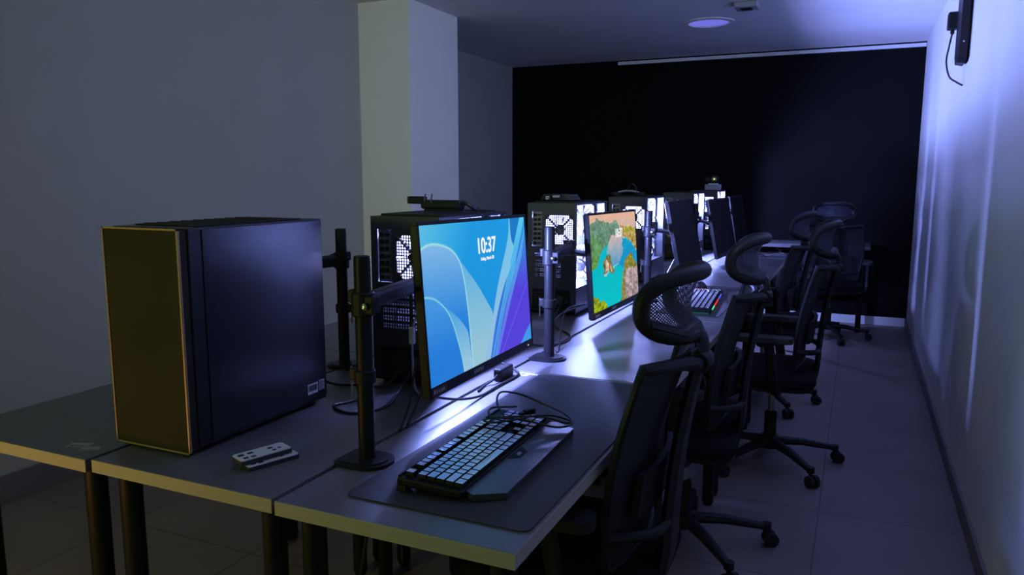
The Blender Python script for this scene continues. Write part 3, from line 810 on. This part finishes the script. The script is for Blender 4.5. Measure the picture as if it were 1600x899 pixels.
# ------------------------------------------------------------------ things on top of towers
TZ = ZT+CH+.0065
t = thing('webcam', 'black webcam with silver clips lying on the nearest lit tower', 'webcam', (-.662, .98, TZ), 0)
b = MB(); b.b2((-.075, -.022, .006), (.055, .02, .032), .006); b.b2((-.065, -.018, 0), (.05, .016, .010), .003); b.build('body', M_blk, t)
b = MB(); b.b2((-.125, -.016, .020), (-.070, .014, .042), .004); b.build('mount_arm', M_blk, t)
for x in (-.060, -.038): MB().cyl((x, -.0225, .026), (x+.004, -.0225, .050), .0025, 8).build('clip', M_chrome, t)
b = MB(); b.tube(spline([(.052, 0, .024), (.07, 0, .022), (.082, .01, .012), (.085, .03, .004), (.06, .09, .003)]), .006, 8); b.build('cable', M_cable, t, smooth=True)
t = thing('cable_bundle', 'flat black coil of cable lying on the second lit tower', 'cable', (-.735, 2.12, TZ))
b = MB()
for k in range(4): b.tube([(.085*math.cos(a*PI/12)*(1-.05*k), .05*math.sin(a*PI/12)*(1-.05*k), .005+.006*k) for a in range(24)], .005, 8, closed=True)
b.build('coil', M_cable, t, smooth=True)
b = MB(); b.box((-.04, -.05, .012), (.014, .020, .016), .002); b.box((.0, -.05, .018), (.03, .016, .010), .002); b.build('plug', M_grey, t)
t = thing('headset', 'headband with light rim and looped cord on the third lit tower', 'headset', (-.745, 3.22, TZ))
b = MB(); b.tube([(.07*math.cos(PI*k/16), 0, .002+.022*math.sin(PI*k/16)) for k in range(17)], .006, 8, flat=(2.2, 1)); b.build('headband', M_grey, t, smooth=True)
for s in (-1, 1): MB().lathe([(.026, 0), (.028, .004), (.028, .014), (.02, .018)], (s*.068, .0, 0), 18).build('ear_pad', M_rub, t, smooth=True)
b = MB(); b.tube(spline([(.0, -.006, .022), (.006, -.01, .05), (.025, -.012, .062), (.043, -.012, .050), (.05, -.01, .025), (.06, -.02, .004), (.075, -.03, .003)]), .003, 8); b.build('cord', M_cable, t, smooth=True)
t = MB().box((-.650, 5.39, TZ+.022), (.115, .10, .044), .003).build('small_box', mat('grey_card_box', (.30, .30, .33), .6)); tag(t, 'small grey box on the farthest tower, under a webcam', 'box')
MB().b2((-.7076, 5.36, TZ+.030), (-.5924, 5.42, TZ+.0445)).build('lid_flap', M_grey, t)
t = thing('webcam', 'round black webcam standing on the small grey box', 'webcam', (-.645, 5.37, TZ+.0445))
MB().box((0, 0, .004), (.075, .045, .008), .003).build('clip_base', M_white, t)
Rv = Matrix.Rotation(PI/2, 3, 'X')
MB().lathe([(.022, -.02), (.032, -.014), (.034, .012), (.026, .022)], (.008, 0, .042), 24, Rv).build('camera_head', M_blk2, t, smooth=True)
MB().lathe([(.017, .021), (.017, .024), (.010, .025)], (.008, 0, .042), 20, Rv).build('lens', M_chrome, t, smooth=True)
MB().box((-.045, 0, .042), (.04, .03, .034), .005).build('side_knob', M_blk, t)

# ------------------------------------------------------------------ loose cables
def cable(name, pts, r, label, m=M_cable, plug=None):
    g = MB(); g.tube(spline(pts, 10), r, 8); o = g.build(name, m, None, smooth=True); tag(o, label, 'cable'); return o
Z1 = ZT+.004
cable('power_cable', [(-.735, .59, ZT+.10), (-.72, .60, ZT+.03), (-.70, .57, Z1), (-.72, .50, Z1), (-.64, .47, Z1), (-.60, .55, Z1), (-.63, .68, Z1+.02), (-.635, .745, ZT+.06)], .0035, 'black cable looping on the desk between the big tower and first lit tower')
cable('power_cable', [(-.905, .548, ZT+.11), (-.88, .60, ZT+.05), (-.84, .66, Z1+.003), (-.76, .68, Z1+.004), (-.70, .70, Z1+.004), (-.675, .745, ZT+.05)], .0035, 'black cable from back of the big tower, nearer the left row')
cable('screen_cable', [(-.49, .52, ZT+.14), (-.478, .47, ZT+.05), (-.473, .425, ZT+.005), (-.473, .42, ZT-.03), (-.474, .42, .42)], .0028, 'black cable dropping through the desk seam left of the blue screen')
cable('screen_cable', [(-.49, .60, ZT+.12), (-.48, .52, ZT+.05), (-.473, .452, ZT+.004), (-.473, .446, ZT-.03), (-.474, .44, .50)], .0028, 'black cable slanting into the desk seam beneath the blue screen')
cable('screen_cable', [(-.445, .505, ZT+.062), (-.43, .60, ZT+.030), (-.425, .72, ZT+.006), (-.425, .84, ZT+.005), (-.428, .98, ZT+.005), (-.50, 1.02, ZT+.02)], .0035, 'black cable sagging under the blue screen')
cable('display_cable', [(-.560, .748, ZT+.215), (-.575, .715, ZT+.222), (-.60, .700, ZT+.20), (-.61, .70, ZT+.165), (-.612, .70, ZT+.10), (-.60, .69, ZT+.02), (-.57, .67, Z1)], .0032, 'pale plugged display cable hanging at back of the first lit tower', M_grey)
t = MB().box((-.611, .699, ZT+.155), (.016, .012, .046), .003).build('display_plug', M_white, None); tag(t, 'white cable plug hanging behind the first lit tower', 'plug')
cable('screen_cable', [(-.463, 1.66, ZT+.105), (-.49, 1.55, ZT+.10), (-.47, 1.44, ZT+.06), (-.435, 1.33, Z1), (-.43, 1.29, Z1), (-.47, 1.33, ZT+.03), (-.49, 1.46, ZT+.09), (-.468, 1.70, ZT+.10)], .003, 'black cable arching from the lagoon screen to its pole')
cable('power_cable', [(-.66, 1.945, ZT+.06), (-.63, 1.80, ZT+.02), (-.58, 1.68, Z1), (-.48, 1.56, Z1), (-.455, 1.44, Z1), (-.50, 1.37, Z1), (-.58, 1.36, Z1), (-.66, 1.42, Z1)], .0035, 'black cable coiled on the desk behind the second pole')
cable('power_cable', [(-.65, 3.04, ZT+.06), (-.57, 2.98, ZT+.01), (-.52, 3.05, Z1), (-.54, 3.25, Z1), (-.48, 3.3, Z1), (-.49, 3.1, ZT+.03), (-.47, 3.2, ZT+.12)], .004, 'black cable tangle below the nearer dark screen')
cable('power_cable', [(-.66, 4.35, ZT+.06), (-.56, 4.2, Z1+.003), (-.46, 4.05, Z1+.003), (-.42, 3.95, Z1+.01), (-.47, 4.0, Z1+.03), (-.50, 4.15, ZT+.10)], .004, 'black cable tangle below the second dark screen')
for k, lb in enumerate(('black cable coil on last right desk, left one', 'black cable coil on last right desk, right one')):
    cable('cable_coil', [(-.25+.16*k+(.10-.008*j)*math.cos(j*.7), 4.75+.15*k+(.12-.006*j)*math.sin(j*.7), ZT+.005+.004*j) for j in range(14)], .004, lb)
cable('floor_cable', [(-.474, .30, .60), (-.49, .26, .40), (-.47, .20, .36), (-.40, .20, .40), (-.33, .26, .30), (-.30, .30, .10), (-.31, .36, .005), (-.42, .5, .005)], .004, 'black cable hanging under the front desks')
t = thing('power_adapter', 'black power adapter beneath right end of the blue screen', 'adapter', (-.452, .93, ZT))
MB().box((0, 0, .018), (.026, .085, .036), .005).build('brick', M_blk, t)
MB().tube(spline([(0, -.04, .02), (0, -.07, .012), (-.01, -.10, .004), (.0, -.16, .004)]), .003, 8).build('lead', M_cable, t, smooth=True)

# ------------------------------------------------------------------ wall and ceiling fittings
t = thing('wall_panel', 'black panel mounted high on right wall with plug and hanging cord', 'wall fixture', (XR, 3.44, 1.88))
Rw = Matrix(((0, 0, -1), (-1, 0, 0), (0, 1, 0)))
b = MB(); P = [(-.11, .0), (-.06, -.02), (.06, -.02), (.11, .02), (.11, .40), (.07, .44), (-.07, .44), (-.11, .40)]
b.add([(-.012, y, z) for y, z in P]+[(-.045, y*.94, .21+(z-.21)*.97) for y, z in P], [tuple(range(8)), tuple(range(15, 7, -1))]+[(i, (i+1) % 8, 8+(i+1) % 8, 8+i) for i in range(8)])
b.b2((-.013, -.07, .06), (0, .07, .36)); b.build('panel', M_blk2, t)
MB().lathe([(.004, 0), (.004, .003)], (-.030, -.118, .075), 10, Matrix.Rotation(PI/2, 3, 'X')).build('indicator', M_steel, t)
b = MB(); b.box((-.055, .20, .225), (.05, .07, .085), .008); b.box((-.014, .20, .225), (.028, .075, .09), .004); b.box((-.055, .20, .175), (.018, .022, .03), .004); pl = b.build('plug', M_blk, t)
b = MB(); b.tube(spline([(-.055, .20, .165), (-.065, .19, .10), (-.075, .16, .02), (-.06, .12, -.06), (-.03, .07, -.095), (-.008, .03, -.115)]), .0045, 8); b.build('cord', M_cable, t, smooth=True)
t = thing('ceiling_light', 'round recessed ceiling light with a faint violet reflection put in as glow, above the far towers', 'ceiling light', (-.65, 4.95, H))
MB().lathe([(.185, 0), (.185, -.008), (.15, -.012), (.148, -.004)], n=36).build('rim', M_white, t, smooth=True)
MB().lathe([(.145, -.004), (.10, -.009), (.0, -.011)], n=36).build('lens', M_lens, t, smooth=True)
t = thing('smoke_detector', 'small dark box fitting on ceiling at top edge of view', 'detector', (-.31, 4.42, H))
MB().box((0, 0, -.018), (.15, .15, .036), .008).build('housing', M_grey, t)
MB().box((0, 0, -.039), (.07, .07, .006), .002).build('grille', M_blk, t)

# ------------------------------------------------------------------ office chair, facing -X, origin on the floor below the gas lift
def back_x(z): return .115+.08*((z-.50)/.42)+.022*math.sin((z-.50)/.42*PI)*-1
def back_pt(u, z):                                  # u in -1..1 across the backrest
    k = (z-.50)/.43
    hw = .195+.035*math.sin(min(1, max(0, k))*PI*.85)
    return (back_x(z)-(.036+.012*max(0, k)**3)*abs(u)**2.2+.015, u*hw, z+.012*u*u*k)
def head_pt(u, v):                                  # v 0..1
    z = .978+.135*v
    return (.230-.075*abs(u)**2+.018*math.sin(v*PI)*-1+.01*v, u*.142, z)
def make_chair(label):
    t = thing('office_chair', label, 'office chair')
    for k in range(5):
        a = math.radians(20+72*k); c, s_ = math.cos(a), math.sin(a)
        g = MB(); g.tube([(c*.03, s_*.03, .105), (c*.15, s_*.15, .098), (c*.295, s_*.295, .072)], [.026, .022, .016], 8, flat=(1, .8)); g.cyl((c*.30, s_*.30, .06), (c*.30, s_*.30, .085), .017, 14)
        lg = g.build('base_leg', M_blk, t, smooth=True)
        cs = MB(); tx, ty = -s_, c
        for q in (-1, 1):
            p0 = Vector((c*.315, s_*.315, .026)); d = Vector((tx, ty, 0))
            cs.cyl(p0+d*q*.006, p0+d*q*.022, .026, 18)
        cs.cyl((c*.30, s_*.30, .03), (c*.30, s_*.30, .065), .008, 10); cs.cyl(Vector((c*.315, s_*.315, .026))-Vector((tx, ty, 0))*.022, Vector((c*.315, s_*.315, .026))+Vector((tx, ty, 0))*.022, .009, 10)
        cs.build('caster', M_rub, lg, smooth=True)
    MB().lathe([(.045, .075), (.05, .09), (.045, .125), (.03, .135)], n=20).build('hub', M_blk, t, smooth=True)
    MB().lathe([(.027, .12), (.027, .24), (.022, .245)], n=18).build('lift_sleeve', M_blk, t, smooth=True)
    MB().lathe([(.0135, .24), (.0135, .37)], n=16).build('gas_lift', M_chrome, t, smooth=True)
    g = MB(); g.box((.01, 0, .382), (.24, .18, .04), .012); g.tube([(.0, .08, .375), (.0, .20, .37), (.0, .25, .372)], .006, 8); g.build('tilt_mechanism', M_blk, t)
    g = MB(); g.prism(rrect(.46, .47, .09, cx=-.05), .398, .412); g.build('seat_pan', M_blk, t)
    # cushion
    G = []
    P = rrect(.475, .485, .10, 8, cx=-.05)
    for sc, z in ((.96, .408), (1, .425), (1, .448), (.96, .462), (.85, .468), (.5, .470), (.02, .470)):
        G.append([(-.05+(x+.05)*sc, y*sc, z) for x, y in P]+[(-.05+(P[0][0]+.05)*sc, P[0][1]*sc, z)])
    MB().sheet(G).build('seat_cushion', M_fab, t, smooth=True)
    # J-shaped spine under the seat and up the back
    sp = spline([(.02, 0, .385), (.10, 0, .384), (.165, 0, .41), (.185, 0, .48), (.190, 0, .58), (.203, 0, .72), (.227, 0, .86), (.243, 0, .925)], 6)
    n = len(sp); g = MB(); W = [.105-.065*i/(n-1) for i in range(n)]
    prof = []
    for i, p_ in enumerate(sp):
        tn = (sp[min(i+1, n-1)]-sp[max(i-1, 0)]).normalized(); nn = Vector((-tn.z, 0, tn.x))*.012
        w = W[i]
        prof.append([p_-nn+Vector((0, -w*.7, 0)), p_-nn+Vector((0, w*.7, 0)), p_+Vector((0, w, 0)), p_+nn+Vector((0, w*.7, 0)), p_+nn+Vector((0, -w*.7, 0)), p_+Vector((0, -w, 0)), p_-nn+Vector((0, -w*.7, 0))])
    g.sheet(prof); g.build('spine', M_shell, t, smooth=True)
    for s_ in (-1, 1):
        g = MB(); g.tube(spline([(.243, s_*.01, .915), (.225, s_*.09, .928), back_pt(s_*.99, .925)], 6), [.016]*6+[.013]*6+[.010], 8); g.build('top_arm', M_shell, t, smooth=True)
        g = MB(); g.tube(spline([(.19, s_*.05, .56), (.17, s_*.12, .56), back_pt(s_*.97, .57)], 6), .012, 8); g.build('lower_arm', M_shell, t, smooth=True)
    MB().lathe([(.02, -.03), (.026, -.02), (.026, .02), (.02, .03)], (.243, 0, .92), 16, Matrix.Rotation(PI/2, 3, 'X')).build('headrest_hinge', M_shell, t, smooth=True)
    # backrest
    N = 14; fr = []
    for i in range(N+1): fr.append(back_pt(-1+2*i/N, .93))
    for i in range(1, N+1): fr.append(back_pt(1, .93-.43*i/N))
    for i in range(1, N+1): fr.append(back_pt(1-2*i/N, .50))
    for i in range(1, N): fr.append(back_pt(-1, .50+.43*i/N))
    MB().tube(fr, .0095, 8, closed=True).build('back_frame', M_shell, t, smooth=True)
    MB().sheet([[back_pt(-1+2*i/16, .50+.43*j/16) for i in range(17)] for j in range(17)], .002, (1, 0, 0)).build('back_mesh', M_net, t, smooth=True)
    G = [[(back_pt(u*.72, .60+.10*j/4)[0]+.018, u*.15, .60+.10*j/4) for u in (-1, -.6, -.2, .2, .6, 1)] for j in range(5)]
    MB().sheet(G, .014, (1, 0, 0)).build('lumbar_pad', M_blk, t, smooth=True)
    # headrest
    fr = []; N = 12
    def hp(a):
        c, s_ = math.cos(a), math.sin(a); q = 3.2
        k = (abs(c)**q+abs(s_)**q)**(-1/q); return head_pt(c*k, .5+.5*s_*k)
    MB().tube([hp(2*PI*i/48) for i in range(48)], .0175, 10, closed=True, flat=(1, 1)).build('headrest_frame', M_shell, t, smooth=True)
    G = []
    for r_ in (1, .8, .55, .3, .02): G.append([[*hp(2*PI*i/48)] for i in range(49)]); G[-1] = [head_pt(*(lambda c, s_: ((abs(c)**3.2+abs(s_)**3.2)**(-1/3.2)*c*r_, .5+.5*(abs(c)**3.2+abs(s_)**3.2)**(-1/3.2)*s_*r_))(math.cos(2*PI*i/48), math.sin(2*PI*i/48))) for i in range(49)]
    MB().sheet(G).build('headrest_mesh', M_net2, t, smooth=True)
    g = MB(); g.tube(spline([(.243, 0, .92), (.248, 0, .945), (.243, 0, .970), (.228, 0, .990)], 5), .016, 8, flat=(1.8, .8)); g.build('headrest_stem', M_shell, t, smooth=True)
    g = MB(); g.tube([head_pt(-.95, .25), head_pt(-.5, .06), head_pt(0, .14), head_pt(.5, .06), head_pt(.95, .25)], .018, 8, flat=(1.2, .8)); g.build('headrest_bracket', M_shell, t, smooth=True)
    # armrests
    for s_ in (-1, 1):
        g = MB(); g.tube(spline([(.03, s_*.15, .398), (.03, s_*.245, .395), (.02, s_*.268, .44), (.0, s_*.270, .56), (-.01, s_*.270, .625)], 6), .014, 8, flat=(1.6, 1)); ar = g.build('armrest', M_shell, t, smooth=True)
        g = MB(); g.prism(rrect(.24, .075, .03, cx=-.03, cy=s_*.268), .622, .645); g.build('arm_pad', M_rub, ar)
    return t
ch0 = None
chairs = [((-.088, .632), 1.5, 'nearest black mesh office chair, tucked under front right desk'),
          ((-.065, 1.62), 3, 'second black mesh office chair, with pale-rimmed headrest before the colour-lit keyboard'),
          ((.13, 2.60), 2, 'third black office chair, turned to show its back and silver gas lift'),
          ((-.02, 3.58), -4, 'fourth black office chair, half hidden behind the turned chair'),
          ((.26, 5.72), -88, 'black office chair at the long desk by the back wall')]
for (x, y), a, lb in chairs:
    if ch0 is None: ch0 = o = make_chair(lb)
    else: o = copy_tree(ch0); o['label'] = lb
    o['group'] = 'black mesh office chairs with headrests'
    o.location = (x, y, 0); o.rotation_euler = (0, 0, math.radians(a))

# ------------------------------------------------------------------ light
def light(name, typ, loc, col, power, size=.1, rot=None, sy=None, spread=None):
    l = bpy.data.lights.new(name, typ); l.color = col; l.energy = power
    if typ == 'AREA':
        l.size = size
        if sy: l.shape = 'RECTANGLE'; l.size_y = sy
        if spread: l.spread = spread
    elif typ in ('POINT', 'SPOT'): l.shadow_soft_size = size
    o = bpy.data.objects.new(name, l); COL.objects.link(o); o.location = loc
    if rot: o.rotation_euler = rot
    return o
def aim(o, target, along='X'):
    # look at target; the long (x) side of the lamp lies along the given world axis
    d = (Vector(target)-o.location).normalized(); ax = Vector([float(along == c) for c in 'XYZ'])
    xx = (ax-d*ax.dot(d)).normalized(); yy = (-d).cross(xx)
    o.rotation_euler = Matrix((xx, yy, -d)).transposed().to_euler()
BL = (.27, .33, 1.0)
for x, y in LAMPS:
    o = light('case_strip_lamp', 'AREA', (x-.06, y+.20, ZT+CH-.035), BL, 5, .34, sy=.03); aim(o, (x+.3, y+.20, ZT+CH-.12), 'Y')
    o = light('case_front_lamp', 'AREA', (x-.03, y+.345, ZT+.27), BL, 50, .30, sy=.03); aim(o, (x+.3, y+.345, ZT+.27), 'Z')
    light('case_core_lamp', 'POINT', (x+.045, y+.13, ZT+.37), (.29, .355, 1), 138, .03)
# dim unseen lamps added out of frame to tint edges, walls and pillar
aim(light('amber_lamp', 'AREA', (-1.32, -.70, .60), (1, .40, .10), 2.2, .15), (-1.2, 0, .70))
aim(light('green_lamp', 'AREA', (-1.1, -2.2, .60), (.45, 1, .10), 1.2, .3), (-.8, 0, .72))
aim(light('rear_fill_lamp', 'AREA', (-1.85, -2.4, 1.35), (.62, .92, .20), 12.5, .4), (-2.3, 3.4, 1.5))
aim(light('pillar_fill_lamp', 'AREA', (.72, .1, 2.2), (.70, .84, 1), 6.3, .3, spread=1.5), (-2.27, 3.9, 1.6))  # added blue-white source, brightens the pillar's right side
w = bpy.data.worlds.new('night'); w.use_nodes = True; w.node_tree.nodes['Background'].inputs[0].default_value = (.01, .012, .02, 1); SC.world = w

# ------------------------------------------------------------------ camera
F, yaw, pitch, roll = 1192.1347, -.4256823, -.1430236, .00082187
cam = bpy.data.cameras.new('camera'); co = bpy.data.objects.new('camera', cam); COL.objects.link(co)
cam.sensor_width = 36; cam.lens = F*36/1600; cam.clip_start = .02; cam.clip_end = 50
f = Vector((math.sin(yaw)*math.cos(pitch), math.cos(yaw)*math.cos(pitch), math.sin(pitch)))
r = Vector((math.cos(yaw), -math.sin(yaw), 0)); u = r.cross(f)
r2 = r*math.cos(roll)+u*math.sin(roll); u2 = u*math.cos(roll)-r*math.sin(roll)
M = Matrix.Identity(4)
for i in range(3): M[i][0] = r2[i]; M[i][1] = u2[i]; M[i][2] = -f[i]
M.translation = Vector((.447067, -.995098, 1.308767)); co.matrix_world = M
SC.camera = co
SC.view_settings.view_transform = 'Standard'; SC.view_settings.look = 'None'
SC.view_settings.exposure = 0; SC.view_settings.gamma = 1; SC.view_settings.use_curve_mapping = False
SC.cycles.use_denoising = True
SC.cycles.max_bounces = 10; SC.cycles.diffuse_bounces = 6; SC.cycles.transparent_max_bounces = 24
SC.cycles.caustics_reflective = False; SC.cycles.caustics_refractive = False
SC.cycles.sample_clamp_indirect = 4
